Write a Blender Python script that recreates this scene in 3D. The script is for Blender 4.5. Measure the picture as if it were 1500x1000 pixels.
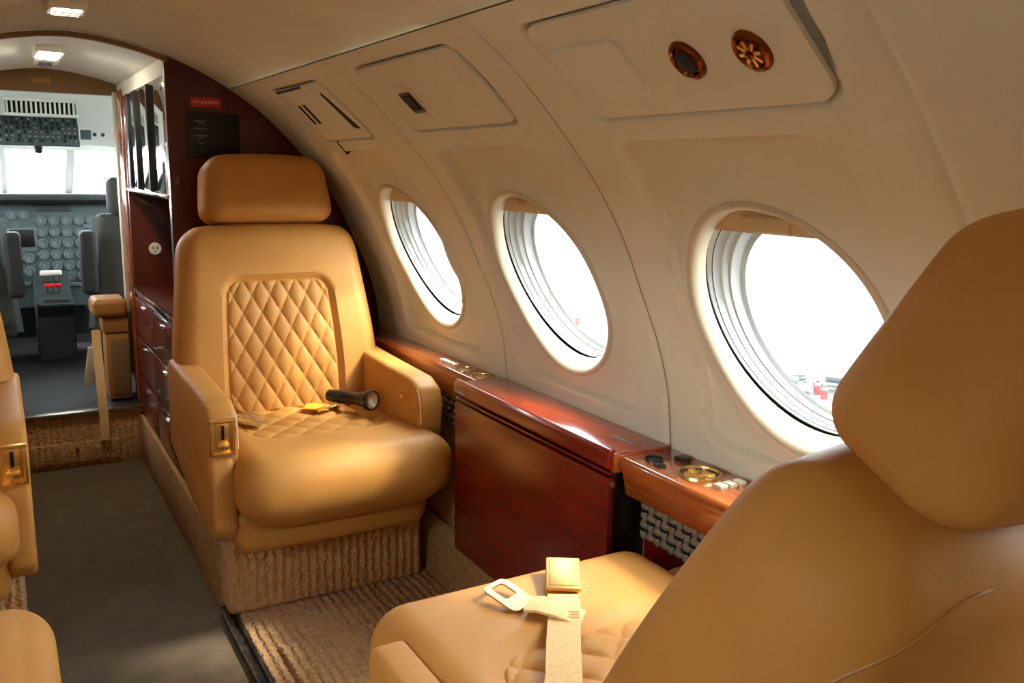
import bpy, bmesh, math, random
import numpy as np
from mathutils import Matrix, Vector

for o in list(bpy.data.objects):
    bpy.data.objects.remove(o)
scene = bpy.context.scene
COL = scene.collection
random.seed(4); RNG = np.random.default_rng(4)

# ------------------------------------------------------------------ camera
# cabin axes: +Y forward to the cockpit, +X to the window wall, Z up, floor z = 0
CX = 0.20                                   # cabin centre plane
RIGHT = Vector((0.86624, -0.49936, 0.01654)); UP = Vector((0.07883, 0.16929, 0.98241)); FWD = Vector((0.49337, 0.8497, -0.18601))
cam_d = bpy.data.cameras.new('camera'); cam = bpy.data.objects.new('camera', cam_d); COL.objects.link(cam)
cam_d.sensor_width = 36.0; cam_d.lens = 1300.0 / 1500.0 * 36.0; cam_d.clip_start = 0.02; cam_d.clip_end = 400
mw = Matrix((RIGHT, UP, -FWD)).transposed().to_4x4(); mw.translation = Vector((0, 0, 1.12))
cam.matrix_world = mw
scene.camera = cam

# ------------------------------------------------------------------ world, sun, exposure
wd = bpy.data.worlds.new('overcast_sky'); scene.world = wd; wd.use_nodes = True
bg = wd.node_tree.nodes['Background']; bg.inputs[0].default_value = (0.86, 0.96, 1.06, 1); bg.inputs[1].default_value = 16.0
sun_d = bpy.data.lights.new('sun', 'SUN'); sun_d.energy = 4.5; sun_d.angle = math.radians(9.0); sun_d.color = (1.0, 0.95, 0.88)
sun = bpy.data.objects.new('sun', sun_d); COL.objects.link(sun)
sun_from = Vector((0.575, -0.41, 0.785)); sun.rotation_euler = sun_from.to_track_quat('Z', 'Y').to_euler(); sun.location = (6, 1, 8)
scene.view_settings.view_transform = 'Standard'; scene.view_settings.look = 'None'
scene.view_settings.exposure = 0.74; scene.view_settings.gamma = 1.0; scene.view_settings.use_curve_mapping = False
scene.cycles.max_bounces = 10; scene.cycles.diffuse_bounces = 7; scene.cycles.transparent_max_bounces = 12
scene.cycles.use_denoising = True; scene.cycles.sample_clamp_indirect = 12.0

# ------------------------------------------------------------------ materials
def lin(c):
    c = [v / 255.0 for v in c]
    return tuple(v / 12.92 if v <= 0.04045 else ((v + 0.055) / 1.055) ** 2.4 for v in c) + (1.0,)
MATS = {}
def mat(name, col, rough=0.5, metal=0.0, spec=0.5, coat=0.0, noise=None, bump=None, emit=None, sheen=0.0, coat_rough=0.05):
    """principled surface; noise = (scale xyz, colour 2, low, high); bump = (kind, scale, strength, distance)"""
    m = bpy.data.materials.new(name); m.use_nodes = True; nt = m.node_tree; N = nt.nodes; L = nt.links
    b = N['Principled BSDF']
    b.inputs['Base Color'].default_value = lin(col); b.inputs['Roughness'].default_value = rough; b.inputs['Metallic'].default_value = metal
    b.inputs['Specular IOR Level'].default_value = spec; b.inputs['Coat Weight'].default_value = coat; b.inputs['Coat Roughness'].default_value = coat_rough
    b.inputs['Sheen Weight'].default_value = sheen
    tc = N.new('ShaderNodeTexCoord')
    if noise:
        sc, c2, lo, hi = noise
        mp = N.new('ShaderNodeMapping'); mp.inputs['Scale'].default_value = sc; L.new(tc.outputs['Object'], mp.inputs[0])
        nz = N.new('ShaderNodeTexNoise'); nz.inputs['Scale'].default_value = 1.0; nz.inputs['Detail'].default_value = 6.0; nz.inputs['Roughness'].default_value = 0.6
        L.new(mp.outputs[0], nz.inputs['Vector'])
        cr = N.new('ShaderNodeValToRGB'); cr.color_ramp.elements[0].position = lo; cr.color_ramp.elements[1].position = hi
        cr.color_ramp.elements[0].color = lin(col); cr.color_ramp.elements[1].color = lin(c2)
        L.new(nz.outputs['Fac'], cr.inputs[0]); L.new(cr.outputs[0], b.inputs['Base Color'])
    if bump:
        kind, sc, st, dist = bump
        bp = N.new('ShaderNodeBump'); bp.inputs['Strength'].default_value = st; bp.inputs['Distance'].default_value = dist
        if kind == 'voronoi':
            t = N.new('ShaderNodeTexVoronoi'); t.inputs['Scale'].default_value = sc; out = t.outputs['Distance']
            L.new(tc.outputs['Object'], t.inputs['Vector'])
        elif kind == 'noise':
            t = N.new('ShaderNodeTexNoise'); t.inputs['Scale'].default_value = sc; t.inputs['Detail'].default_value = 4; out = t.outputs['Fac']
            L.new(tc.outputs['Object'], t.inputs['Vector'])
        elif kind == 'ribs':
            t = N.new('ShaderNodeTexWave'); t.bands_direction = 'X'; t.inputs['Scale'].default_value = sc
            t.inputs['Distortion'].default_value = 2.6; t.inputs['Detail'].default_value = 2; t.inputs['Detail Scale'].default_value = 6
            L.new(tc.outputs['Object'], t.inputs['Vector'])
            t2 = N.new('ShaderNodeTexNoise'); t2.inputs['Scale'].default_value = 160; L.new(tc.outputs['Object'], t2.inputs['Vector'])
            ad = N.new('ShaderNodeMath'); ad.operation = 'MULTIPLY_ADD'; ad.inputs[1].default_value = 0.9
            L.new(t2.outputs['Fac'], ad.inputs[0]); L.new(t.outputs['Fac'], ad.inputs[2]); out = ad.outputs[0]
        L.new(out, bp.inputs['Height']); L.new(bp.outputs[0], b.inputs['Normal'])
    if emit:
        b.inputs['Emission Color'].default_value = lin(emit[0]); b.inputs['Emission Strength'].default_value = emit[1]
    MATS[name] = m
    return m
mat('leather', (188, 130, 62), 0.55, spec=0.22, noise=((9, 9, 9), (180, 121, 54), .35, .7), bump=('voronoi', 420, .10, .0006))
mat('leather_edge', (166, 112, 50), 0.5, spec=0.4)
mat('stitch', (222, 190, 135), 0.6)
mat('wall', (214, 208, 188), 0.62, spec=0.3, noise=((3, 3, 3), (208, 201, 180), .3, .7), bump=('noise', 300, .06, .0006))
mat('ceiling', (216, 208, 184), 0.85, spec=0.2, noise=((5, 5, 5), (206, 197, 172), .3, .7), bump=('noise', 500, .15, .001))
mat('vault', (236, 234, 226), 0.8, spec=0.2, bump=('noise', 400, .12, .001))
mat('bezel', (196, 183, 154), 0.42, spec=0.4)
mat('reveal', (150, 148, 141), 0.4, spec=0.4)
mat('shade', (196, 172, 132), 0.5)
mat('dark_gap', (18, 13, 9), 0.8)
mat('wood_red', (124, 22, 10), 0.3, spec=0.4, coat_rough=0.14, coat=0.55, noise=((6, 4, 30), (80, 11, 6), .35, .72))
mat('wood_top', (164, 58, 22), 0.2, spec=0.5, coat=0.9, noise=((34, 3, 34), (118, 32, 11), .35, .72))
mat('wood_orange', (172, 88, 34), 0.22, spec=0.5, coat=0.8, noise=((40, 3, 40), (122, 50, 16), .34, .72))
mat('bulkhead', (92, 26, 13), 0.3, spec=0.4, coat=0.35, noise=((12, 12, 2), (66, 16, 8), .35, .7))
mat('carpet', (100, 80, 50), 0.95, spec=0.1, sheen=0.2, noise=((14, 14, 14), (78, 62, 38), .35, .7), bump=('noise', 260, .8, .004))
mat('carpet_rib', (222, 172, 112), 0.95, spec=0.1, sheen=0.2, noise=((60, 60, 60), (196, 142, 86), .35, .7), bump=('ribs', 14, 1.0, .007))
mat('carpet_wall', (186, 146, 98), 0.95, spec=0.1, noise=((60, 60, 60), (156, 116, 74), .35, .7), bump=('noise', 240, .6, .003))
mat('weave', (124, 106, 82), 0.5)
mat('weave_thread', (124, 112, 92), 0.55)
mat('gold', (255, 212, 132), 0.34, metal=1.0, noise=((30, 30, 30), (242, 186, 100), .3, .7))
mat('brass_pale', (226, 198, 142), 0.25, metal=1.0)
mat('bronze', (150, 80, 36), 0.22, metal=1.0, noise=((40, 40, 40), (96, 44, 18), .3, .7))
mat('buckle', (214, 172, 104), 0.5, metal=0.9)
mat('bronze_pale', (178, 140, 88), 0.4, metal=0.8)
mat('chrome', (226, 222, 214), 0.12, metal=1.0)
mat('steel', (170, 160, 140), 0.32, metal=1.0)
mat('black', (14, 13, 12), 0.35)
mat('black_soft', (22, 20, 18), 0.7)
mat('rail', (52, 44, 36), 0.45, metal=0.6, noise=((40, 40, 40), (120, 104, 84), .5, .72))
mat('mirror', (238, 238, 232), 0.02, metal=1.0)
mat('white_plastic', (232, 226, 210), 0.4)
mat('webbing', (224, 184, 122), 0.75, noise=((200, 200, 200), (206, 162, 100), .3, .7), bump=('noise', 700, .3, .001))
mat('tag_yellow', (214, 152, 40), 0.5)
mat('sign_red', (196, 28, 34), 0.5)
mat('sign_text', (240, 190, 180), 0.6)
mat('placard', (12, 15, 14), 0.45)
mat('placard_text', (120, 124, 118), 0.6)
mat('panel_grey', (74, 88, 86), 0.6, noise=((30, 30, 30), (52, 64, 62), .3, .7))
mat('panel_dark', (44, 48, 48), 0.6)
mat('gauge_face', (14, 17, 18), 0.3)
mat('gauge_ring', (86, 98, 97), 0.4)
mat('gauge_mark', (150, 156, 150), 0.5)
mat('cockpit_trim', (228, 228, 218), 0.7)
mat('pilot_seat', (58, 56, 47), 0.8, bump=('noise', 200, .3, .002))
mat('red_knob', (206, 26, 22), 0.4)
mat('flash_body', (26, 24, 22), 0.35, metal=0.3)
mat('trim_brown', (126, 92, 52), 0.7)
mat('lamp_dim', (255, 250, 236), 0.5, emit=((255, 244, 224), 12.0))
mat('lamp_soft', (255, 250, 236), 0.5, emit=((255, 248, 232), 80.0))
mat('reflector', (244, 242, 236), 0.3, metal=1.0)
mat('bead', (92, 78, 54), 0.8)
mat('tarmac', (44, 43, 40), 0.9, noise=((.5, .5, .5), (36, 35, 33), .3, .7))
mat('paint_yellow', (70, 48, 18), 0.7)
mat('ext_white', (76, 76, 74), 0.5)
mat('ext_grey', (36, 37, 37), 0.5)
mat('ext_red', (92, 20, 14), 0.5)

def glass(name, tint=(1, 1, 1, 1), ior=1.35):
    m = bpy.data.materials.new(name); m.use_nodes = True; nt = m.node_tree; N = nt.nodes
    for n in list(N): N.remove(n)
    out = N.new('ShaderNodeOutputMaterial'); mx = N.new('ShaderNodeMixShader'); lw = N.new('ShaderNodeLayerWeight'); lw.inputs[0].default_value = 0.5
    pw = N.new('ShaderNodeMath'); pw.operation = 'POWER'; pw.inputs[1].default_value = 4.0; ma = N.new('ShaderNodeMath'); ma.operation = 'MULTIPLY_ADD'; ma.inputs[1].default_value = 0.6; ma.inputs[2].default_value = (ior - 1) * 0.1
    tr = N.new('ShaderNodeBsdfTransparent'); tr.inputs[0].default_value = tint; gl = N.new('ShaderNodeBsdfGlossy'); gl.inputs['Roughness'].default_value = 0.02
    nt.links.new(lw.outputs['Facing'], pw.inputs[0]); nt.links.new(pw.outputs[0], ma.inputs[0]); nt.links.new(ma.outputs[0], mx.inputs[0])
    nt.links.new(tr.outputs[0], mx.inputs[1]); nt.links.new(gl.outputs[0], mx.inputs[2]); nt.links.new(mx.outputs[0], out.inputs[0])
    MATS[name] = m
glass('glass', (0.96, 0.98, 0.97, 1)); glass('lens', (0.95, 0.95, 0.9, 1), 1.45)

# ------------------------------------------------------------------ helpers
WM = {}                                     # object name -> world matrix (as built)
def wmat(p): return WM[p.name] if p else Matrix.Identity(4)
def tag(o, label=None, cat=None, group=None, kind=None):
    if label: o['label'] = label
    if cat: o['category'] = cat
    if group: o['group'] = group
    if kind: o['kind'] = kind
    return o
def empty(name, loc=(0, 0, 0), rz=0.0, parent=None):
    o = bpy.data.objects.new(name, None); COL.objects.link(o); o.empty_display_size = 0.05
    o.location = loc; o.rotation_euler = (0, 0, rz); o.parent = parent
    WM[o.name] = wmat(parent) @ Matrix.Translation(loc) @ Matrix.Rotation(rz, 4, 'Z')
    return o
def mk(name, V, F, m, parent=None, world=True, sharp=40, mats=None, fidx=None):
    """one mesh object; V in world space (world=True) or in the parent's space"""
    V = np.asarray(V, float)
    if world and parent is not None:
        M = np.array(wmat(parent).inverted()); V = V @ M[:3, :3].T + M[:3, 3]
    me = bpy.data.meshes.new(name); me.from_pydata(V.tolist(), [], [tuple(int(i) for i in f) for f in F])
    for k in (mats or [m]): me.materials.append(MATS[k])
    if fidx is not None: me.polygons.foreach_set('material_index', np.asarray(fidx, dtype=np.int32))
    me.polygons.foreach_set('use_smooth', np.ones(len(me.polygons), dtype=bool))
    me.update()
    if sharp: me.set_sharp_from_angle(angle=math.radians(sharp))
    o = bpy.data.objects.new(name, me); COL.objects.link(o); o.parent = parent
    WM[o.name] = wmat(parent)
    return o
def share(o, parent, T=None):
    c = o.copy(); COL.objects.link(c); c.parent = parent; WM[c.name] = wmat(parent)
    if T is not None: c.matrix_local = T
    return c
class MB:
    """collects geometry of ONE part"""
    def __init__(s): s.V = []; s.F = []; s.I = []; s.n = 0
    def add(s, V, F, i=0):
        V = np.asarray(V, float); s.V.append(V); s.F += [tuple(int(k) + s.n for k in f) for f in F]; s.I += [i] * len(F); s.n += len(V); return s
    def build(s, name, m, parent=None, world=True, sharp=40):
        mats = m if isinstance(m, list) else [m]
        return mk(name, np.concatenate(s.V), s.F, mats[0], parent, world, sharp, mats, s.I)
def xf(V, M):
    M = np.array(M); return np.asarray(V, float) @ M[:3, :3].T + M[:3, 3]
def sstep(a, b, x):
    t = np.clip((x - a) / (b - a), 0, 1); return t * t * (3 - 2 * t)
def bevbox(x, y, z, bev=0.003, seg=2):
    """box by ranges with rounded edges -> V, F"""
    bm = bmesh.new(); bmesh.ops.create_cube(bm, size=1.0)
    for v in bm.verts:
        v.co = ((x[0] + x[1]) / 2 + v.co.x * (x[1] - x[0]), (y[0] + y[1]) / 2 + v.co.y * (y[1] - y[0]), (z[0] + z[1]) / 2 + v.co.z * (z[1] - z[0]))
    if bev > 0: bmesh.ops.bevel(bm, geom=bm.edges[:], offset=bev, segments=seg, affect='EDGES', profile=0.5)
    return dump(bm)
def dump(bm):
    bm.verts.index_update(); bm.normal_update()
    V = [tuple(v.co) for v in bm.verts]; F = [tuple(v.index for v in f.verts) for f in bm.faces]; bm.free()
    return np.array(V), F
def box(name, x, y, z, m, parent=None, bev=0.003, seg=2, world=True):
    V, F = bevbox(x, y, z, bev, seg); return mk(name, V, F, m, parent, world)
def prism(pts, x0, x1, bev=0.004, seg=3, axis='x'):
    """polygon (a, b) extruded along an axis, all edges rounded"""
    bm = bmesh.new()
    def P(a, b, t): return {'x': (t, a, b), 'y': (a, t, b), 'z': (a, b, t)}[axis]
    A = [bm.verts.new(P(a, b, x0)) for a, b in pts]; B = [bm.verts.new(P(a, b, x1)) for a, b in pts]
    bm.faces.new(A); bm.faces.new(B[::-1]); n = len(pts)
    for i in range(n): bm.faces.new((A[i], B[i], B[(i + 1) % n], A[(i + 1) % n]))
    bmesh.ops.recalc_face_normals(bm, faces=bm.faces[:])
    if bev > 0: bmesh.ops.bevel(bm, geom=bm.edges[:], offset=bev, segments=seg, affect='EDGES', profile=0.5, clamp_overlap=True)
    return dump(bm)
def axis_pts(h, r, n, m):
    a = np.linspace(-(h - r), h - r, n); t = r * np.tan(np.linspace(0, math.pi / 4, m + 1)[1:])
    return np.r_[-(h - r) - t[::-1], a, (h - r) + t]
def rbox(h, r, n=(12, 12, 12), m=5):
    """rounded box, half sizes h, edge radius r, quads everywhere"""
    ax = [axis_pts(h[k], r, n[k], m) for k in range(3)]; V = []; F = []; c = 0
    for k in range(3):
        a, b = (k + 1) % 3, (k + 2) % 3
        A, B = np.meshgrid(ax[a], ax[b], indexing='ij'); na, nb = A.shape
        for s in (-1, 1):
            P = np.zeros((na * nb, 3)); P[:, a] = A.ravel(); P[:, b] = B.ravel(); P[:, k] = s * h[k]; V.append(P)
            i, j = np.meshgrid(np.arange(na - 1), np.arange(nb - 1), indexing='ij'); i = i.ravel(); j = j.ravel()
            q = np.stack([i * nb + j, (i + 1) * nb + j, (i + 1) * nb + j + 1, i * nb + j + 1], 1)
            F.append((q if s > 0 else q[:, ::-1]) + c); c += na * nb
    V = np.concatenate(V); F = np.concatenate(F)
    inner = np.clip(V, -(np.array(h) - r), np.array(h) - r); d = V - inner; L = np.linalg.norm(d, axis=1, keepdims=True); V = inner + d / L * r
    key = np.round(V, 6); _, idx, inv = np.unique(key, axis=0, return_index=True, return_inverse=True)
    return V[idx], inv.ravel()[F]
def grid_faces(na, nb, wrap=False):
    i, j = np.meshgrid(np.arange(na - 1), np.arange(nb if wrap else nb - 1), indexing='ij'); i = i.ravel(); j = j.ravel(); k = (j + 1) % nb
    return np.stack([i * nb + j, (i + 1) * nb + j, (i + 1) * nb + k, i * nb + k], 1)
def tube(pts, r, n=8, closed=False):
    pts = [Vector(p) for p in pts]; V = []; up = Vector((0, 0, 1)); N = len(pts)
    for i, p in enumerate(pts):
        a = pts[(i - 1) % N] if (closed or i > 0) else p; b = pts[(i + 1) % N] if (closed or i < N - 1) else p
        t = (b - a).normalized(); u = t.cross(up); u = u.normalized() if u.length > 1e-3 else t.orthogonal().normalized(); w = t.cross(u)
        rr = r[i] if hasattr(r, '__len__') else r
        for k in range(n):
            th = 2 * math.pi * k / n; V.append(tuple(p + u * math.cos(th) * rr + w * math.sin(th) * rr))
    F = grid_faces(N, n, True).tolist()
    if closed:
        for k in range(n): F.append([(N - 1) * n + k, k, (k + 1) % n, (N - 1) * n + (k + 1) % n])
    else:
        F.append(list(range(n))[::-1]); F.append([(N - 1) * n + k for k in range(n)])
    return np.array(V), F
def lathe(prof, n=32, M=None, cap=True):
    """prof = [(radius, height)] about +Z"""
    V = []; th = np.linspace(0, 2 * math.pi, n, endpoint=False)
    for r, h in prof: V.append(np.stack([r * np.cos(th), r * np.sin(th), np.full(n, h)], 1))
    V = np.concatenate(V); F = grid_faces(len(prof), n, True)[:, ::-1].tolist()
    if cap:
        F.append(list(range(n))[::-1]); F.append([(len(prof) - 1) * n + k for k in range(n)])
    return (xf(V, M) if M is not None else V), F
def ribbon(pts, w, t, side):
    """flat strap along pts; side = width direction"""
    V = []; s = Vector(side).normalized(); P = [Vector(p) for p in pts]
    for i, p in enumerate(P):
        d = (P[min(i + 1, len(P) - 1)] - P[max(i - 1, 0)]).normalized(); nrm = d.cross(s).normalized(); sd = nrm.cross(d).normalized()
        for a, b in ((-1, -1), (1, -1), (1, 1), (-1, 1)): V.append(tuple(p + sd * a * w / 2 + nrm * b * t / 2))
    F = grid_faces(len(P), 4, True).tolist() + [[0, 1, 2, 3][::-1], [len(P) * 4 - 4 + k for k in range(4)]]
    return np.array(V), F
def rrect(hx, hy, r, n=8):
    out = []
    for cx, cy, a0 in ((hx - r, hy - r, 0), (-hx + r, hy - r, 90), (-hx + r, -hy + r, 180), (hx - r, -hy + r, 270)):
        for k in range(n + 1):
            a = math.radians(a0 + 90 * k / n); out.append((cx + r * math.cos(a), cy + r * math.sin(a)))
    return np.array(out)
def sd_rrect(x, y, hx, hy, r):
    qx = np.abs(x) - hx + r; qy = np.abs(y) - hy + r
    return np.hypot(np.maximum(qx, 0), np.maximum(qy, 0)) + np.minimum(np.maximum(qx, qy), 0) - r

# ------------------------------------------------------------------ sidewall surface: cross-section swept along Y
PX = np.array([(1.085, .40), (1.070, .50), (1.063, .62), (1.05, .725), (1.021, .82), (.982, .906), (.932, 1.012), (.874, 1.10), (.808, 1.178), (.750, 1.238), (.685, 1.295), (.613, 1.343), (.53, 1.388), (.44, 1.424), (.36, 1.447), (.27, 1.463), (.2, 1.468)])
def catmull(p, n=10):
    out = []
    for i in range(len(p) - 1):
        p0, p1, p2, p3 = p[max(i - 1, 0)], p[i], p[i + 1], p[min(i + 2, len(p) - 1)]
        for k in range(n):
            t = k / n; out.append(.5 * (2 * p1 + (p2 - p0) * t + (2 * p0 - 5 * p1 + 4 * p2 - p3) * t * t + (3 * p1 - p0 - 3 * p2 + p3) * t ** 3))
    out.append(p[-1]); return np.array(out)
Q = catmull(PX); SL = np.r_[0, np.cumsum(np.hypot(*np.diff(Q, axis=0).T))]; SL -= np.interp(.62, Q[:, 1], SL)
S_TOP = float(np.interp(1.343, Q[:, 1], SL)); S_END = float(SL[-1])
_t = np.gradient(Q, axis=0); _t /= np.linalg.norm(_t, axis=1, keepdims=True); QN = np.stack([-_t[:, 1], _t[:, 0]], 1)   # inward
def W(y, s, off=0.0):
    y = np.asarray(y, float); s = np.asarray(s, float); nx = np.interp(s, SL, QN[:, 0]); nz = np.interp(s, SL, QN[:, 1]); L = np.hypot(nx, nz)
    return np.stack([np.interp(s, SL, Q[:, 0]) + nx / L * off, y + 0 * s, np.interp(s, SL, Q[:, 1]) + nz / L * off], -1)
def inward(s):
    v = Vector((float(np.interp(s, SL, QN[:, 0])), 0, float(np.interp(s, SL, QN[:, 1])))); return v.normalized()

# ================================================================== SETTING
WIN = [2.19, 1.555, .905, .27]; SC = .29; WA, WB = .19, .207        # windows: centre Y, centre s, half sizes
JOINT = [2.712, 1.859, 1.237, .578, -.62]
wall_r = tag(empty('wall_right'), 'beige moulded cabin sidewall with oval windows and overhead hatches', 'wall', kind='structure')
HATCH = [(2.205, .742, .178, .088, .018), (1.555, .749, .213, .086, .022), (.892, .745, .226, .088, .030)]
def panel(i):
    y1, y0 = JOINT[i] - .0025, JOINT[i + 1] + .0025
    ny = max(24, int((y1 - y0) / .005)); ns = int((S_TOP + .05) / .005)
    ys = np.linspace(y0, y1, ny); ss = np.linspace(-.05, S_TOP, ns); Y, S = np.meshgrid(ys, ss, indexing='ij')
    h = np.zeros_like(Y)
    yc = WIN[i]; spread = .03 * (1 - np.clip(S / .6, 0, 1))
    d = sd_rrect(Y - yc + (-.035 if i == 0 else -.005), S - .325, (.225 if i == 0 else .205) + spread, .285, .05)
    h -= .020 * sstep(.003, -.007, d)                                 # shallow recess around the window
    rr = np.hypot((Y - yc) / WA, (S - SC) / WB); h += .018 * sstep(1.32, 1.03, rr)   # swells back up to the bezel
    if i < 3:
        hy, hs, ha, hb, hr = HATCH[i]
        d = sd_rrect(Y - hy, S - hs, ha + .004, hb + .004, hr); h -= .012 * sstep(.004, -.001, d)
        if i == 2:
            dd = sd_rrect(Y - hy + ha + .0, S - hs - .04, .010 + .012 * np.clip((S - hs + .06) / .14, 0, 1), hb, .008); h -= .012 * sstep(.003, -.003, dd)
    if i == 3: h += .026 * (1 - .6 * sstep(.03, 0, y1 - Y))
    edge = np.minimum(Y - y0, y1 - Y); h -= .004 * sstep(.012, 0, edge)
    V = W(Y, S, h)
    lo, hi = V[:1].copy(), V[-1:].copy(); lo = W(Y[:1], S[:1], h[:1] - .018); hi = W(Y[-1:], S[-1:], np.full_like(h[-1:], -.022))
    V = np.concatenate([lo, V, hi], 0); n0 = V.shape[0]
    F = grid_faces(n0, ns)
    fy = np.clip(F[:, 0] // ns - 1, 0, ny - 2); fs = F[:, 0] % ns
    cy = (ys[fy] + ys[fy + 1]) / 2; cs = (ss[fs] + ss[np.minimum(fs + 1, ns - 1)]) / 2
    keep = np.hypot((cy - yc) / (WA * .99), (cs - SC) / (WB * .99)) > 1
    return mk('wall_panel', V.reshape(-1, 3), F[keep], 'wall', wall_r, sharp=60)
panels = [panel(i) for i in range(4)]
for y in JOINT[:-1]:                                                  # dark backing strip behind each panel joint
    Y, S = np.meshgrid([y - .03, y + .03], np.linspace(-.05, S_TOP, 60), indexing='ij')
    mk('joint_strip', W(Y, S, -.017).reshape(-1, 3), grid_faces(2, 60), 'dark_gap', wall_r)
def hatch(i):
    hy, hs, a, b, r = HATCH[i]; o = rrect(a, b, r, 10); n = len(o); rings = []
    for k, off in ((1.0, -.006), (1.0, .0005), ('i', .002), (.9, .0025), (.75, .003), (.6, .003), (.45, .003), (.3, .003), (.15, .003)):
        q = rrect(a - .003, b - .003, r - .002, 10) if k == 'i' else o * k
        rings.append(W(hy + q[:, 0], hs + q[:, 1], off))
    V = np.concatenate(rings + [W(np.array([hy]), np.array([hs]), .003)]); F = grid_faces(9, n, True).tolist()
    c = len(V) - 1; F += [[8 * n + k, c, 8 * n + (k + 1) % n] for k in range(n)]
    return mk('hatch_cover', V, F, 'wall', wall_r)
hatches = [hatch(i) for i in range(3)]
def flat_on_wall(name, y, s, a, b, r, h0, h1, m, parent, chamfer=.0015):
    """low rounded plate on the sidewall"""
    o = rrect(a, b, r, 8); q = rrect(a - chamfer, b - chamfer, max(r - chamfer, .0005), 8); n = len(o); rings = []
    for P, off in ((o, h0), (o, h1 - chamfer), (q, h1), (q * .5, h1)): rings.append(W(y + P[:, 0], s + P[:, 1], off))
    V = np.concatenate(rings + [W(np.array([y]), np.array([s]), h1)]); F = grid_faces(4, n, True).tolist(); c = len(V) - 1
    F += [[3 * n + k, c, 3 * n + (k + 1) % n] for k in range(n)]
    return mk(name, V, F, m, parent)
# third hatch: lid, two round air outlets
def seam_ring(y, s, a, b, r, parent, w=.0022, h=.0042, m='leather_edge'):
    o = rrect(a, b, r, 8); pts = W(y + o[:, 0], s + o[:, 1], h - .0022); V, F = tube([tuple(p) for p in pts], w, 6, True)
    return mk('seam', V, F, m, parent)
def frame_on(y, s, rad_dir=1):
    n = inward(s); t = Vector((0, 1, 0)); u = t.cross(n); M = Matrix((t, u, n)).transposed().to_4x4(); M.translation = Vector(W(y, s, .003).tolist()); return M
flat_on_wall('lid', 1.022, .740, .073, .048, .012, .001, .0075, 'wall', hatches[2])
for yy, core in ((.846, True), (.740, False)):
    M = frame_on(yy, .738) @ Matrix.Diagonal((.85, 1.0, 1.0, 1.0)); mb = MB()
    mb.add(*lathe([(.0285, -.002), (.0285, .003), (.026, .007), (.022, .008), (.0195, .005), (.0185, .003)], 40, M), 0)
    if core:
        mb.add(*lathe([(.017, .001), (.0165, .006), (.012, .009), (.004, .0095)], 32, M), 1)
        mb.build('air_outlet', ['bronze', 'black_soft'], hatches[2])
    else:
        for k in range(4):
            a = k * math.pi / 4; Mb = M @ Matrix.Rotation(a, 4, 'Z'); mb.add(xf(bevbox((-.018, .018), (-.0025, .0025), (.002, .008), .001)[0], Mb), bevbox((-.018, .018), (-.0025, .0025), (.002, .008), .001)[1], 1)
        mb.add(*lathe([(.006, .002), (.006, .010), (.003, .011)], 20, M), 0)
        mb.build('air_outlet', ['bronze', 'gold'], hatches[2])
# second hatch: recessed catch
flat_on_wall('catch_plate', 1.655, .738, .040, .042, .012, .001, .0055, 'wall', hatches[1])
mb = MB()
for (a, b, hgt, k) in ((.025, .026, .0075, 0), (.019, .018, .0095, 1)):
    o = rrect(a, b, .004, 6); n = len(o); V = np.concatenate([W(1.655 + o[:, 0], .736 + o[:, 1], .004), W(1.655 + o[:, 0], .736 + o[:, 1], hgt)]); mb.add(V, grid_faces(2, n, True).tolist() + [list(range(n, 2 * n))], k)
mb.build('catch', ['black', 'black_soft'], hatches[1])
# first hatch: small cover with two slots and a gap on the aft side
flat_on_wall('lid', 2.165, .742, .085, .060, .010, .001, .0055, 'wall', hatches[0])
for yy in (2.315, 2.277):
    V = np.concatenate([W(np.array([yy - .012, yy + .004, yy + .014, yy - .002]), np.array([.776, .776, .712, .712]), .0015), W(np.array([yy - .012, yy + .004, yy + .014, yy - .002]), np.array([.776, .776, .712, .712]), .0045)])
    mk('slot', V, [[4, 5, 6, 7], [0, 1, 5, 4], [1, 2, 6, 5], [2, 3, 7, 6], [3, 0, 4, 7]], 'dark_gap', hatches[0])
V = np.concatenate([W(np.array([2.072, 2.079, 2.078, 2.048]), np.array([.800, .800, .690, .684]), k) for k in (.002, .0052)])
mk('gap', V, [[4, 5, 6, 7], [0, 1, 5, 4], [1, 2, 6, 5], [2, 3, 7, 6], [3, 0, 4, 7]], 'dark_gap', hatches[0])
Y, S = np.meshgrid([2.195, 2.370], [.826, .8285], indexing='ij')
flat_on_wall('slot', 2.26, .829, .10, .0035, .003, .001, .0046, 'dark_gap', hatches[0])
flat_on_wall('tear', 2.30, .625, .004, .022, .003, -.014, .0015, 'dark_gap', wall_r)   # torn slit below the first hatch

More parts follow.
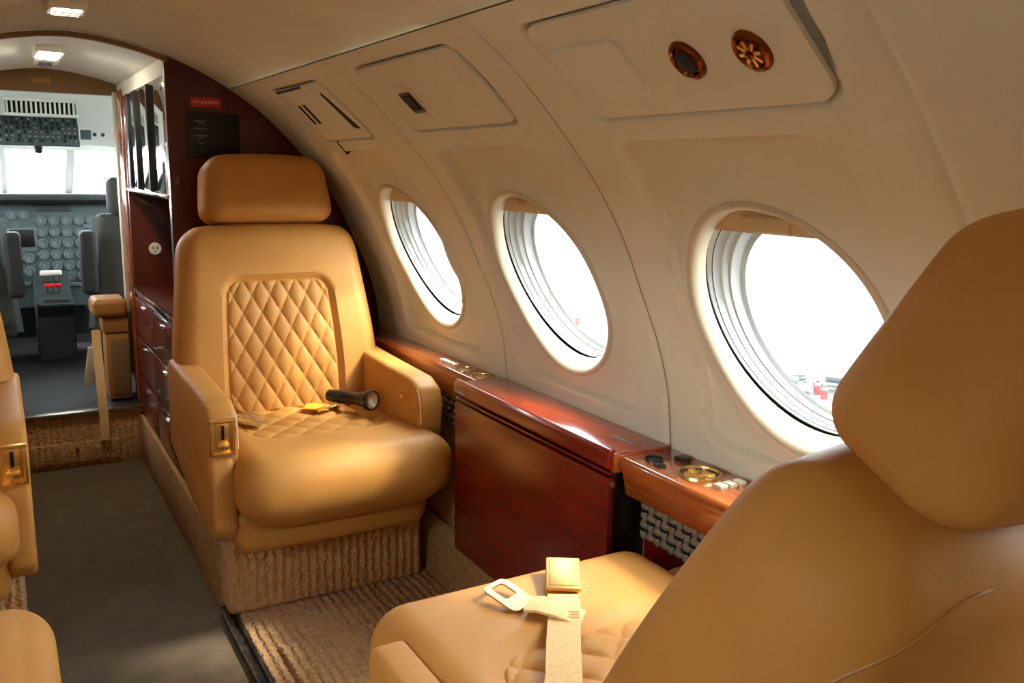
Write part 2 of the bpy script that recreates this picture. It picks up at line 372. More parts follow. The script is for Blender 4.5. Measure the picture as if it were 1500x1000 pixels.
# ---- windows (outward depth d, scale k)
def wring(yc, prof, n=72):
    no = -inward(SC); th = np.linspace(0, 2 * math.pi, n, endpoint=False); R = []
    for k, d in prof:
        P = W(yc + WA * k * np.cos(th), SC + WB * k * np.sin(th), 0.0)
        C0 = W(np.array([yc]), np.array([SC]), 0.0)[0]
        # flatten onto the window plane as the ring goes deeper
        dist = (P - C0) @ np.array(no); f = min(max(d / .03, 0), 1) if d > 0 else 0
        P = P - np.outer(dist * f, np.array(no)) + (np.array(no) if d <= .03 else np.array(no) * .03 / d + np.array((1.0, 0, -.10)) * (1 - .03 / d)) * d; R.append(P)
    return np.concatenate(R), n
def window(idx, yc, closed=False):
    w = tag(empty('window_%d' % idx, tuple(W(yc, SC, 0).tolist())), None, None, kind='structure')
    w['label'] = ['oval cabin window beside the upright quilted seat', 'oval cabin window above the mahogany table console', 'oval cabin window beside the reclined seat, ramp in view', 'oval cabin window behind the reclined seat'][idx - 1]
    w['category'] = 'window'
    P, n = wring(yc, [(1.048, .008), (1.045, .001), (1.03, -.002), (1.00, -.0025), (.97, .002), (.945, .012), (.938, .024)])
    mk('bezel', P, grid_faces(7, n, True), 'bezel', w, sharp=70)
    P, n = wring(yc, [(.995, .012), (.995, .036), (.93, .038)]); mk('gap', P, grid_faces(3, n, True), 'dark_gap', w)
    P, n = wring(yc, [(.958, .0305), (.948, .031), (.935, .040), (.922, .052), (.912, .053), (.906, .056), (.898, .066), (.882, .067), (.878, .070), (.870, .086), (.82, .088)])
    mk('reveal', P, grid_faces(11, n, True), 'reveal', w, sharp=50)
    for d, nm in ((.0675, 'inner_pane'), (.0875, 'outer_pane')):
        P, n = wring(yc, [(.885, d), (.4, d)]); c = P[-n:].mean(0); V = np.concatenate([P, [c]])
        mk(nm, V, grid_faces(2, n, True).tolist() + [[n + k, (n + (k + 1) % n), 2 * n] for k in range(n)], 'glass', w)
    # pulled-up shade: a curved leaf at the top, with its finger tab
    no = np.array(-inward(SC)); ycut = -.90 if closed else .72; t0 = math.asin(ycut / .945)
    th = np.linspace(t0, math.pi - t0, 40); arc = np.stack([WA * .945 * np.cos(th), WB * .945 * np.sin(th)], 1)
    low = np.stack([np.linspace(arc[0, 0], arc[-1, 0], 40), np.full(40, WB * ycut)], 1); V = []
    t = Vector((0, 1, 0)); nn = inward(SC); u = t.cross(-nn) if t.cross(-nn).z > 0 else t.cross(nn); C0 = np.array(W(yc, SC, 0))
    for d in (.022, .0255):
        for q in (arc, low): V.append(C0 + np.outer(q[:, 0], np.array(t)) + np.outer(q[:, 1], np.array(u)) + no * d)
    V = np.concatenate(V); F = []
    for k in range(39):
        F += [[k, k + 1, 41 + k, 40 + k], [80 + k, 120 + k, 121 + k, 81 + k], [40 + k, 41 + k, 121 + k, 120 + k]]
    sh = mk('shade', V, F, 'shade', w, sharp=30)
    M = Matrix((t, u, nn)).transposed().to_4x4(); M.translation = Vector(C0.tolist()) - nn * .020 + u * (WB * .80)
    V, F = rbox((.042, .013, .005), .0045, (8, 4, 3), 3); V[:, 0] += 0; mk('finger_tab', xf(V, M), F, 'shade', sh)
    return w
windows = [window(i + 1, y) for i, y in enumerate(WIN)]
def portal(c, n, sx, sy):
    d = bpy.data.lights.new('window_portal', 'AREA'); d.shape = 'RECTANGLE'; d.size = sx; d.size_y = sy; d.cycles.is_portal = True
    o = bpy.data.objects.new('window_portal', d); COL.objects.link(o); o.location = c; o.rotation_euler = (-Vector(n)).to_track_quat('Z', 'Y').to_euler() if False else Vector(n).to_track_quat('-Z', 'Y').to_euler()
for yc in WIN:
    n = inward(SC); c = Vector(W(yc, SC, -.125).tolist()); portal(c, n, .36, .40)
    portal(Vector((2 * CX - c.x, c.y, c.z)), Vector((-n.x, 0, n.z)), .36, .40)

# ---- lower sidewall, ledges (mirrored to the other side later)
V, F = bevbox((1.02, 1.09), (-.62, 2.712), (0, .60), .0); lower_r = mk('lower_sidewall', V, F, 'carpet_wall', wall_r)
kick = prism([(.985, .0), (1.02, .0), (1.02, .17), (1.005, .17)], 1.30, 2.60, .004, 2, 'y'); mk('kick_strip', *kick, 'carpet_wall', wall_r)

# mirrored far side of the cabin: wall and windows
mirrorM = Matrix.Translation((2 * CX, 0, 0)) @ Matrix.Diagonal((-1, 1, 1, 1))
def mirror_tree(o, newname, label=None):
    c = o.copy(); COL.objects.link(c); c.name = newname; c.matrix_world = mirrorM @ WM[o.name]; WM[c.name] = mirrorM @ WM[o.name]
    if label: c['label'] = label
    def rec(src, dst):
        for ch in [x for x in bpy.data.objects if x.parent == src]:
            d = ch.copy(); COL.objects.link(d); d.parent = dst; d.matrix_parent_inverse = Matrix.Identity(4); WM[d.name] = WM[dst.name]; rec(ch, d)
    rec(o, c); return c
mirror_tree(wall_r, 'wall_left', 'beige moulded cabin sidewall across the aisle, facing the window wall')
far_labels = ['oval window across the aisle with drawn shade, first behind the galley', 'oval window across the aisle with drawn shade, second behind the galley', 'oval window across the aisle, third behind the galley', 'oval window across the aisle, last before rear wall']
for i, w in enumerate(windows):
    src = window(i + 1, WIN[i], True) if i < 2 else w
    mirror_tree(src, 'window_%d' % (i + 5), far_labels[i])
    if i < 2:
        for ch in [x for x in bpy.data.objects if x.parent == src]:
            for g in [x for x in bpy.data.objects if x.parent == ch]: bpy.data.objects.remove(g)
            bpy.data.objects.remove(ch)
        bpy.data.objects.remove(src)

# ---- ceiling
def vault(name, y0, y1, m, off=0.0, label='', lift=0.0, s0=None, ny=2):
    ss = np.linspace(S_TOP if s0 is None else s0, S_END, 40); ys = np.linspace(y0, y1, ny); Y, S = np.meshgrid(ys, ss, indexing='ij')
    A = W(Y, S, off); A[..., 2] += lift; B = A[:, ::-1].copy(); B[..., 0] = 2 * CX - B[..., 0]; V = np.concatenate([A, B[:, 1:]], 1)
    return tag(mk(name, V.reshape(-1, 3), grid_faces(ny, V.shape[1]), m), label, 'ceiling', kind='structure')
ceil = vault('ceiling', -.64, 2.720, 'ceiling', -.004, 'tan suede cabin ceiling curving down to the sidewalls', s0=S_TOP - .02)
# cove lip where the ceiling meets the side panels
for sgn in (0, 1):
    pts = [tuple(W(y, S_TOP + .002, .0).tolist()) for y in np.linspace(-.62, 2.712, 40)]
    if sgn: pts = [(2 * CX - a, b, c) for a, b, c in pts]
    V, F = tube(pts, .0014, 6); tag(mk('trim_%d' % (sgn + 1), V, F, 'bead'), 'thin bead between ceiling and %s' % ('window wall' if not sgn else 'wall across the aisle'), 'trim', kind='structure')
vlt = vault('ceiling_galley', 2.716, 3.85, 'vault', .0, 'pale grey vaulted ceiling between galley and cockpit', 0.006, .97)
# arch trim at the forward end of the cabin ceiling
ss = np.linspace(1.062, S_END, 40); R0 = []
for y, off in ((2.700, .0), (2.700, .013), (2.720, .013), (2.735, .006)): R0.append(np.concatenate([W(np.full(40, y), ss, off), (W(np.full(40, y), ss[::-1], off) * [-1, 1, 1] + [2 * CX, 0, 0])[1:]]))
tag(mk('trim_3', np.concatenate(R0), grid_faces(4, 79), 'trim_brown'), 'brown arch trim where the cabin ceiling meets the galley', 'trim', kind='structure')

# ---- floor, step, rear wall
fl = tag(box('floor', (-.66, 1.07), (-.62, 3.66), (-.06, 0), 'carpet', None, 0), 'brown carpeted aisle floor running forward to the cockpit step', 'floor', kind='structure')
box('seat_platform', (.455, 1.0), (-.5, 2.705), (0, .006), 'carpet_rib', fl, .002); box('seat_platform', (-.60, -.055), (-.5, 2.705), (0, .006), 'carpet_rib', fl, .002)
box('loose_mat', (.50, .80), (1.30, 1.93), (.006, .018), 'carpet_rib', fl, .005, 3)
for a, b in ((.418, .452), (-.052, -.018)):
    mb = MB(); mb.add(*bevbox((a, a + .010), (-.5, 2.16), (0, .016), .002)); mb.add(*bevbox((b - .008, b), (-.5, 2.16), (0, .014), .002)); mb.add(*bevbox((a + .008, b - .006), (-.5, 2.16), (0, .005), .001)); mb.build('seat_rail', 'rail', fl)
# kick panels below the cabinets / along the aisle
for x0, x1 in ((.425, .445), (-.045, -.025)):
    box('kick_panel', (x0, x1), (2.22, 3.60), (0, .178), 'carpet_wall', fl, .004)
stp = tag(empty('floor_step', (CX, 3.60, 0)), 'carpeted step up to the cockpit with metal nosing', 'step', kind='structure')
box('riser', (-.03, .44), (3.60, 3.66), (.0, .205), 'carpet_rib', stp, .003)
box('kick_drawer', (.03, .345), (3.588, 3.602), (.022, .098), 'carpet_rib', stp, .003)
V, F = tube([(.20, 3.586, .088), (.20, 3.580, .080), (.20, 3.586, .072)], .006, 8); mk('pull_tab', V, F, 'leather_edge', stp)
box('nosing', (-.03, .44), (3.585, 3.64), (.203, .216), 'steel', stp, .003)
box('cockpit_floor', (-.64, 1.04), (3.62, 5.42), (.14, .205), 'black_soft', stp, 0)
rear = tag(box('wall_rear', (-.70, 1.10), (-.66, -.62), (0, 1.50), 'wall', None, 0), 'beige rear cabin wall behind the seats', 'wall', kind='structure')

# ---- forward bulkhead (aft face of the galley cabinet), both sides
def bulk(mirror):
    ss = np.linspace(-.25, 1.075, 70); P = W(np.full(70, 2.72), ss, -.035); pts = [(p[0], p[2]) for p in P if p[0] > .440] + [(.440, P[-1][2] if P[-1][0] <= .44 else 1.425), (.440, .0), (1.09, .0)]
    if mirror: pts = [(2 * CX - a, b) for a, b in pts][::-1]
    bm = bmesh.new(); A = [bm.verts.new((a, 2.716, b)) for a, b in pts]; B = [bm.verts.new((a, 2.745, b)) for a, b in pts]; n = len(pts)
    bm.faces.new(A); bm.faces.new(B[::-1])
    for i in range(n): bm.faces.new((A[i], B[i], B[(i + 1) % n], A[(i + 1) % n]))
    bmesh.ops.recalc_face_normals(bm, faces=bm.faces[:]); return dump(bm)
for k, nm, lb in ((0, 'wall_partition_right', 'dark mahogany partition behind the upright quilted seat'), (1, 'wall_partition_left', 'dark mahogany partition across the aisle behind its quilted seat')):
    tag(mk(nm, *bulk(k), 'bulkhead'), lb, 'partition', kind='structure')

ss = np.linspace(-.20, S_END, 60); P = W(np.zeros(60), ss, -.04); P = np.concatenate([[(1.13, 0, -.05)], P]); P = np.concatenate([P, (P[::-1] * [-1, 1, 1] + [2 * CX, 0, 0])[1:]])
tag(mk('wall_galley', np.concatenate([P + (0, 2.72, 0), P + (0, 3.90, 0)]), grid_faces(2, len(P)), 'cockpit_trim'), 'plain liner behind the galley cabinets', 'wall', kind='structure')
# ================================================================== GALLEY CABINET
def galley(mirror):
    sx = (lambda a, b: (a, b)) if not mirror else (lambda a, b: (2 * CX - b, 2 * CX - a))
    g = tag(empty('galley_cabinet', ((.7 if not mirror else -.3), 3.2, 0)), 'glossy mahogany galley cabinet with mirrored upper doors %s' % ('behind the upright seat' if not mirror else 'across the aisle'), 'cabinet')
    b = lambda n, x, y, z, m, p=g, bev=.003: box(n, sx(*x), y, z, m, p, bev)
    b('lower_body', (.446, 1.02), (2.75, 3.62), (.178, .655), 'wood_red')
    for z0, z1 in ((.19, .335), (.345, .49), (.50, .64)):
        for y0, y1 in ((2.76, 3.18), (3.19, 3.60)):
            d = b('drawer', (.436, .448), (y0, y1), (z0, z1), 'wood_red'); b('pull', (.428, .437), ((y0 + y1) / 2 - .05, (y0 + y1) / 2 + .05), (z1 - .022, z1 - .014), 'chrome', d, .002)
    ct = b('countertop', (.440, 1.02), (2.75, 3.64), (.655, .672), 'bulkhead'); b('edge_strip', (.433, .441), (2.75, 3.64), (.658, .677), 'chrome', ct, .002)
    fp = b('forward_panel', (.440, 1.02), (3.64, 3.80), (.178, 1.40), 'bulkhead')
    b('corner_post', (.432, .444), (3.66, 3.80), (.178, 1.40), 'wood_orange', fp); b('edge_strip', (.426, .438), (3.80, 3.85), (.30, 1.40), 'bezel', fp)
    b('upper_body', (.452, .80), (2.75, 3.64), (1.035, 1.17), 'bulkhead'); b('upper_body', (.452, .62), (2.75, 3.64), (1.17, 1.33), 'bulkhead')
    b('back_panel', (1.0, 1.02), (2.75, 3.64), (.672, 1.04), 'bulkhead')
    b('header_strip', (.440, .452), (2.748, 3.80), (1.375, 1.425), 'wall')
    mz = (1.045, 1.375)
    for y0, y1 in ((2.752, 3.06), (3.075, 3.33), (3.36, 3.52), (3.55, 3.66)): b('mirror_door', (.442, .453), (y0, y1), mz, 'mirror', g, .0015)
    for y0, y1, m in ((3.06, 3.075, 'black'), (3.33, 3.36, 'black'), (3.52, 3.55, 'black')): b('door_post', (.436, .453), (y0, y1), mz, m)
    b('bottom_rail', (.434, .453), (2.752, 3.66), (1.030, 1.045), 'chrome')
    if not mirror:
        M = Matrix.Translation((.522, 3.640, .814)) @ Matrix.Rotation(math.pi / 2, 4, 'X'); mb = MB(); mb.add(*lathe([(.023, 0), (.023, .004), (.021, .006), (.001, .006)], 32, M), 0)
        for dx in (-.007, .007):
            V, F = bevbox((dx - .002, dx + .002), (-.004, .010), (.006, .0075), .0005); mb.add(xf(V, M), F, 1)
        V, F = lathe([(.003, .006), (.003, .0075), (.0005, .0075)], 12, M @ Matrix.Translation((0, -.011, 0))); mb.add(V, F, 1)
        mb.build('power_outlet', ['white_plastic', 'black'], g)
    return g
galley(False); galley(True)

# placards on the partition
pl = tag(empty('placard', (.56, 2.714, 1.16)), 'black information placard with grey print on the mahogany partition', 'sign')
box('plate', (.492, .640), (2.709, 2.716), (1.150, 1.276), 'placard', pl, .002)
for z, x0, x1 in ((1.252, .512, .546), (1.246, .524, .538), (1.232, .510, .548), (1.2255, .524, .534), (1.212, .510, .550), (1.206, .522, .538), (1.190, .524, .538), (1.170, .524, .540)):
    mb = MB(); x = x0
    while x < x1:
        wdt = min(random.uniform(.002, .006), x1 - x); mb.add(*bevbox((x, x + wdt), (2.7082, 2.7092), (z - .0016, z + .0016), 0)); x += wdt + .0011
    mb.build('print_line', 'placard_text', pl)
def text(body, size, M, m, parent, name='lettering', ext=.0003):
    cu = bpy.data.curves.new(name, 'FONT'); cu.body = body; cu.size = size; cu.align_x = 'CENTER'; cu.align_y = 'CENTER'; cu.extrude = ext
    tmp = bpy.data.objects.new('tmp_text', cu); COL.objects.link(tmp); me = bpy.data.meshes.new_from_object(tmp.evaluated_get(bpy.context.evaluated_depsgraph_get()))
    V = np.array([tuple(v.co) for v in me.vertices]); F = [tuple(p.vertices) for p in me.polygons]; bpy.data.objects.remove(tmp); bpy.data.meshes.remove(me)
    return mk(name, xf(V, M), F, m, parent, sharp=0)
ns = tag(empty('no_smoking_sign', (.55, 2.714, 1.305)), 'small red NO SMOKING sign above the black placard', 'sign')
box('plate', (.506, .590), (2.710, 2.716), (1.291, 1.318), 'sign_red', ns, .0015)
text('NO SMOKING', .0112, Matrix.Translation((.548, 2.7095, 1.3045)) @ Matrix.Rotation(math.pi / 2, 4, 'X'), 'sign_text', ns)

# header above the cockpit door, with tan face
pts = [(x, z) for x, z in zip(*[W(np.zeros(40), np.linspace(.97, S_END, 40), .0)[:, k] for k in (0, 2)])]
pts = pts + [(2 * CX - a, b) for a, b in pts[::-1][1:]]
pts = [(a, b + .014) for a, b in pts] + [(2 * CX - .45, 1.39), (.45, 1.39)]
V, F = prism(pts, 3.84, 3.88, 0, 1, 'y'); hd = tag(mk('wall_front', V, F, 'trim_brown'), 'tan arched header above the cockpit doorway', 'wall', kind='structure')
box('header_plate', (.155, .222), (3.835, 3.841), (1.421, 1.440), 'leather_edge', hd, .002)
for a, b in ((.445, .95), (-.55, -.045)):
    box('door_jamb', (a, b), (3.85, 3.88), (.2, 1.43), 'cockpit_trim', hd, 0)

# ceiling fittings
def ceil_z(x): return float(np.interp(abs(x - CX) + CX, Q[::-1, 0], Q[::-1, 1]))
lf = tag(empty('ceiling_light', (.18, 3.17, 1.47)), 'small lit rectangular lamp on the galley ceiling', 'light')
box('frame', (.140, .222), (3.07, 3.29), (1.452, 1.474), 'white_plastic', lf, .003); box('diffuser', (.150, .212), (3.085, 3.275), (1.4495, 1.455), 'lamp_soft', lf, .002)
vf = tag(empty('ceiling_vent', (.185, 3.46, 1.47)), 'small slotted speaker vent on the galley ceiling before the header', 'vent')
box('frame', (.148, .224), (3.40, 3.53), (1.455, 1.474), 'white_plastic', vf, .003)
for k in range(6): box('slat', (.166, .206), (3.412 + k * .018, 3.422 + k * .018), (1.451, 1.457), 'gauge_ring', vf, .001)
def cabin_lamp(y, label, m):
    l2 = tag(empty('ceiling_light', (.165, y, 1.468)), label, 'light', 'cabin ceiling lamps')
    box('frame', (.130, .206), (y - .07, y + .04), (1.446, 1.470), 'white_plastic', l2, .004); box('diffuser', (.140, .196), (y - .055, y + .025), (1.443, 1.449), m, l2, .002)
    for k in range(2): box('louver', (.140, .196), (y - .035 + .03 * k, y - .029 + .03 * k), (1.440, 1.446), 'steel', l2, .001)
cabin_lamp(2.24, 'white ceiling lamp on the tan cabin ceiling next to the brown arch', 'lamp_dim')
cabin_lamp(1.10, 'added white ceiling lamp, out of view on the tan ceiling above mid cabin', 'lamp_dim')  # out-of-view lamp, added to help light the cabin, kept dim

# ================================================================== SIDE LEDGES AND TABLE CONSOLE
def weave_mesh(x, y0, y1, z0, z1, nx, nz):
    """basket weave: crossing puffed strips, one mesh"""
    a = np.linspace(0, nx, nx * 8 + 1); b = np.linspace(0, nz, nz * 8 + 1); A, B = np.meshgrid(a, b, indexing='ij')
    fa, fb = A % 1, B % 1; par = (np.floor(A) + np.floor(B)) % 2
    h = np.where(par > 0, np.sin(np.pi * fa) * (.4 + .6 * np.sin(np.pi * fb) ** .5), np.sin(np.pi * fb) * (.4 + .6 * np.sin(np.pi * fa) ** .5)) ** .8
    V = np.stack([x - .008 * h, y0 + (y1 - y0) * A / nx, z0 + (z1 - z0) * B / nz], -1); return V.reshape(-1, 3), grid_faces(*A.shape), h.ravel()
def ring_fit(mb, c, r, idx_ring=0, idx_in=1, h=.004):
    M = Matrix.Translation(c)
    mb.add(*lathe([(r, -.004), (r, h * .6), (r * .97, h), (r * .92, h), (r * .90, h * .2)], 36, M), idx_ring); mb.add(*lathe([(r * .90, -.004), (r * .90, h * .25), (r * .4, h * .1), (.001, h * .1)], 36, M), idx_in)
def ledge(y0, y1, xf0, label, gear, ins=.030):
    g = tag(empty('side_ledge', (1.02, (y0 + y1) / 2, .55)), label, 'ledge')
    V, F = prism([(xf0, .600), (xf0, .613), (xf0 + .006, .6195), (1.064, .6195), (1.068, .600)], y0, y1, .0025, 2, 'y'); mk('top', V, F, 'wood_orange', g)
    V, F = prism([(xf0 + .004, .602), (xf0 + .016, .545), (xf0 + .028, .545), (xf0 + .03, .602)], y0, y1, .002, 2, 'y'); mk('fascia', V, F, 'wood_orange', g)
    cell = .019; wv, wf, wh = weave_mesh(xf0 + ins, y0, y1, .455, .546, int((y1 - y0) / cell), 5); mk('woven_panel', wv, wf, 'weave', g, mats=['weave', 'dark_gap'], fidx=(wh[wf].mean(1) < .42).astype(int))
    box('woven_backing', (xf0 + ins, xf0 + ins + .01), (y0, y1), (.455, .548), 'black_soft', g, 0)
    box('lower_rail', (xf0 + ins + .006, 1.03), (y0, y1), (.385, .455), 'wood_red', g, .003)
    gear(g)
    return g
def gear_fwd(g):
    for k in range(4): box('button', (1.012, 1.028), (2.045 + k * .024, 2.062 + k * .024), (.618, .6255), 'white_plastic', g, .002)
    for c in ((1.020, 1.998, .6195), (1.022, 1.912, .6195)):
        mb = MB(); ring_fit(mb, c, .026); mb.build('jack_cup', ['brass_pale', 'black'], g)
def gear_aft(g):
    box('rear_top', (1.0, 1.064), (-.55, .78), (.600, .6195), 'wood_orange', g, .003)
    mb = MB(); ring_fit(mb, (1.006, 1.088, .6195), .037, 0, 1, .006)
    for k in range(3):
        V, F = bevbox((-.003, .003), (-.026, .026), (.0006, .0035), .0008); mb.add(xf(V, Matrix.Translation((1.006, 1.088, .6195)) @ Matrix.Rotation(k * 1.047, 4, 'Z')), F, 2)
    mb.build('ashtray', ['brass_pale', 'black', 'gold'], g)
    mb = MB(); ring_fit(mb, (.990, 1.190, .6195), .017, 1, 1); mb.build('knob', ['brass_pale', 'black'], g)
    box('switch', (1.028, 1.050), (1.158, 1.182), (.618, .6235), 'black', g, .002); box('switch', (.968, .984), (1.148, 1.166), (.618, .6235), 'black', g, .002)
    for k in range(3): box('button', (.986 + k * .020, 1.003 + k * .020), (1.014, 1.034), (.618, .6265), 'bezel', g, .002)
led1 = ledge(1.868, 2.70, .985, 'cherry wood side ledge with two cup jacks beside the upright seat', gear_fwd)
led2 = ledge(.80, 1.232, .945, 'cherry wood side ledge with brass ashtray beside the reclined seat', gear_aft, .058)

con = tag(empty('table_console', (.99, 1.55, .2)), 'dark mahogany fold-out table console below the middle window', 'console')
box('front_panel', (.928, .942), (1.240, 1.868), (.200, .578), 'wood_red', con, .003)
box('carcass', (.942, 1.03), (1.246, 1.862), (.205, .588), 'black', con, .002)
box('groove_rail', (.930, .945), (1.240, 1.868), (.583, .588), 'wood_red', con, .001)
V, F = prism([(.932, .592), (.924, .600), (.924, .624), (.930, .632), (.938, .633), (.945, .626), (.945, .592)], 1.240, 1.868, .002, 3, 'y'); mk('lip', V, F, 'wood_red', con)
box('end_block', (.936, .975), (1.234, 1.248), (.588, .626), 'wood_orange', con, .003)
tp = box('lid', (.945, 1.064), (1.232, 1.872), (.604, .6235), 'wood_top', con, .004, 3)
mb = MB(); y = 1.262
while y < 1.335:
    w = random.uniform(.002, .005); mb.add(*bevbox((1.002, 1.009), (y, y + w), (.6232, .6238), 0)); y += w + .0012
mb.build('print_line', 'placard_text', tp)
box('latch', (.932, .94), (1.235, 1.243), (.560, .572), 'steel', con, .002)
# ================================================================== CABIN SEATS
def quilt(hx, hy, r, surf, du, dv, depth, nx=110, ny=130):
    """rounded patch with diamond quilting; surf(a, b, h) -> xyz"""
    u = np.linspace(-hx, hx, nx); v = np.linspace(-hy, hy, ny); U, Vv = np.meshgrid(u, v, indexing='ij')
    p = np.abs(U) - (hx - r); q = np.abs(Vv) - (hy - r); c = (p > 0) & (q > 0); m = np.maximum(p, q) / np.maximum(np.hypot(p, q), 1e-9)
    A = np.where(c, np.sign(U) * (hx - r + p * m), U); B = np.where(c, np.sign(Vv) * (hy - r + q * m), Vv)
    a = A / du + B / dv; b = A / du - B / dv
    h = (np.abs(np.sin(np.pi * a)) * np.abs(np.sin(np.pi * b))) ** .42 * depth
    d = -sd_rrect(A, B, hx, hy, r); h *= sstep(-.001, .012, d); h -= .004 * (1 - sstep(0, .004, d))
    return surf(A, B, h).reshape(-1, 3), grid_faces(nx, ny)
def make_seat(name, label, cat, loc, rz, recline, arm_up=(True, True), ped_dx=.03, hi=True, latch=1, cush_dx=0.0, rnd=.055, drop=.010, hrz=.096):
    t = tag(empty(name, loc, rz), label, cat, 'quilted leather cabin seats')
    K = lambda n, V, F, m, p=t, **k: mk(n, V, F, m, p, world=False, **k)
    # pedestal
    V, F = rbox((.265, .18, .097), .018, (6, 6, 4), 3); V += (ped_dx, .02, .103); K('pedestal', V, F, 'carpet_rib')
    V, F = lathe([(.15, .195), (.15, .235)], 32); K('swivel', V, F, 'black')
    # under-seat shell
    V, F = rbox((.255, .245, .06), .035, (10, 10, 4), 4); f = (V[:, 2] + .06) / .12; V[:, 0] *= .93 + .07 * f; V[:, 1] *= .95 + .05 * f; V += (0, -.085, .285); K('seat_shell', V, F, 'leather')
    # seat cushion
    n = (46, 46, 10) if hi else (16, 16, 6)
    V, F = rbox((.264, .275, .088), .064, n, 7); x, y, z = V.T
    up = sstep(-.02, .05, z); d = sd_rrect(x, y - .108, .172, .172, .08)
    z2 = z - .016 * up * sstep(.02, -.02, d) + .012 * up * np.cos((y + .18) * 6) * (y < .05)
    y2 = y + .034 * sstep(.02, -.088, z) * sstep(0, -.27, y); x2 = x * (1 - .05 * sstep(0, -.088, z))
    z2 = z2 + .020 * sstep(.15, .264, np.abs(x)) * sstep(.0, -.088, z)
    V = np.stack([x2, y2, z2], 1) + (cush_dx, -.145, .380); K('seat_cushion', V, F, 'leather')
    def top(A, B, h): return np.stack([A, -.037 + B, .4535 + h + 0 * A + .004], -1)
    V, F = quilt(.166, .165, .075, top, .085, .085, .010, 90, 90); K('quilted_seat_insert', V, F, 'leather')
    # backrest, tilted about its foot
    piv = Matrix.Translation((0, .155, .425)) @ Matrix.Rotation(math.radians(-recline), 4, 'X')
    n = (54, 8, 54) if hi else (18, 6, 18)
    V, F = rbox((.285, .075, .275), rnd, n, 8); V[:, 2] += .275; x, y, z = V.T
    taper = 1 - .13 * sstep(.10, .55, z) - .03 * sstep(.46, .55, z)
    front = sstep(.02, -.05, y); back = sstep(-.01, .06, y); lum = .016 * np.sin(np.pi * np.clip(z / .5, 0, 1))
    d = sd_rrect(x, z - .205, .158, .188, .05)
    y2 = y - front * lum + front * .017 * sstep(.013, -.008, d) + back * .045 * (1 - (x / .285) ** 2) * np.clip(1 - ((z - .25) / .31) ** 2, 0, 1)
    z2 = z - drop * sstep(.12, .285, np.abs(x)) * sstep(.40, .55, z)
    V = np.stack([x * taper, y2, z2], 1); br = K('backrest', xf(V, piv), F, 'leather')
    def frontf(A, B, h):
        zz = .205 + B; return np.stack([A * (1 - .13 * sstep(.10, .55, zz)), -.075 - .016 * np.sin(np.pi * np.clip(zz / .5, 0, 1)) + .0155 - h, zz], -1)
    V, F = quilt(.156, .186, .045, frontf, .0545, .094, .0085); K('quilted_back_insert', xf(V.reshape(-1, 3), piv), F[:, ::-1], 'leather')
    # piping around the back cover
    o = rrect(.262, .236, .10, 12); pts = []
    for a, b in o:
        zz = .278 + b; dd = math.sqrt(max(abs(a) - .285 + rnd, 0) ** 2 + max(zz - .55 + rnd, 0) ** 2 + max(rnd - zz, 0) ** 2); yy = .075 - rnd + math.sqrt(max(rnd ** 2 - dd ** 2, 0))
        yy += float(sstep(-.01, .06, yy)) * .045 * (1 - (a / .285) ** 2) * max(0, 1 - ((zz - .25) / .31) ** 2)
        tp = 1 - .13 * float(sstep(.10, .55, zz)) - .03 * float(sstep(.46, .55, zz)); zz -= drop * float(sstep(.12, .285, abs(a))) * float(sstep(.40, .55, zz))
        pts.append(tuple(piv @ Vector((a * tp, yy, zz))))
    V, F = tube(pts, .0016, 6, True); K('piping', V, F, 'leather_edge', br)
    # headrest
    for sx in (-.07, .07):
        V, F = tube([tuple(piv @ Vector((sx, .0, .52))), tuple(piv @ Vector((sx, .0, .62)))], .008, 10); K('headrest_post', V, F, 'steel')
    n = (30, 10, 20) if hi else (12, 6, 8)
    V, F = rbox((.180, .070, hrz), .044, n, 8); x, y, z = V.T; f = (z + hrz) / (2 * hrz)
    x2 = x * (1.0 - .085 * f ** 2 + .012 * (1 - f) ** 2); y2 = y - .010 * (1 - (x / .18) ** 2) * sstep(.02, -.05, y) + .018 * (1 - (x / .18) ** 2) * sstep(-.02, .05, y) * (1 - f * .6) + .018 * (f - .5)
    z2 = z - .012 * (np.abs(x) / .18) ** 3 * f
    V = np.stack([x2, y2 - .008, z2 + .743 - hrz], 1); K('headrest', xf(V, piv), F, 'leather')
    # arms and side panels
    for k, sx in enumerate((-1, 1)):
        dz = 0 if arm_up[k] else -.150; x0, x1 = sorted((sx * .224, sx * .293))
        prof = [(-.285, .40), (-.303, .54), (-.288, .578), (-.238, .598), (.0, .604), (.20, .612), (.235, .59), (.235, .40)]
        V, F = prism([(a, b + dz) for a, b in prof], x0, x1, .014, 4); ar = K('armrest', V, F, 'leather')
        xi = sx * .228
        V, F = tube([(xi, a, b + dz) for a, b in ((-.303, .49), (-.299, .54), (-.285, .571), (-.235, .588), (.0, .594), (.19, .602))], .0018, 6); K('piping', V, F, 'stitch', ar)
        prof = [(-.300, .47), (-.330, .31), (-.300, .275), (-.05, .285), (.235, .365), (.235, .46), (0, .47)]
        if cush_dx * sx > 0: prof = [(-.20, .44), (-.20, .36), (-.05, .32), (.235, .365), (.235, .46), (0, .47)]
        V, F = prism(prof, *sorted((sx * .238, sx * .2925)), .012, 4); K('side_panel', V, F, 'leather')
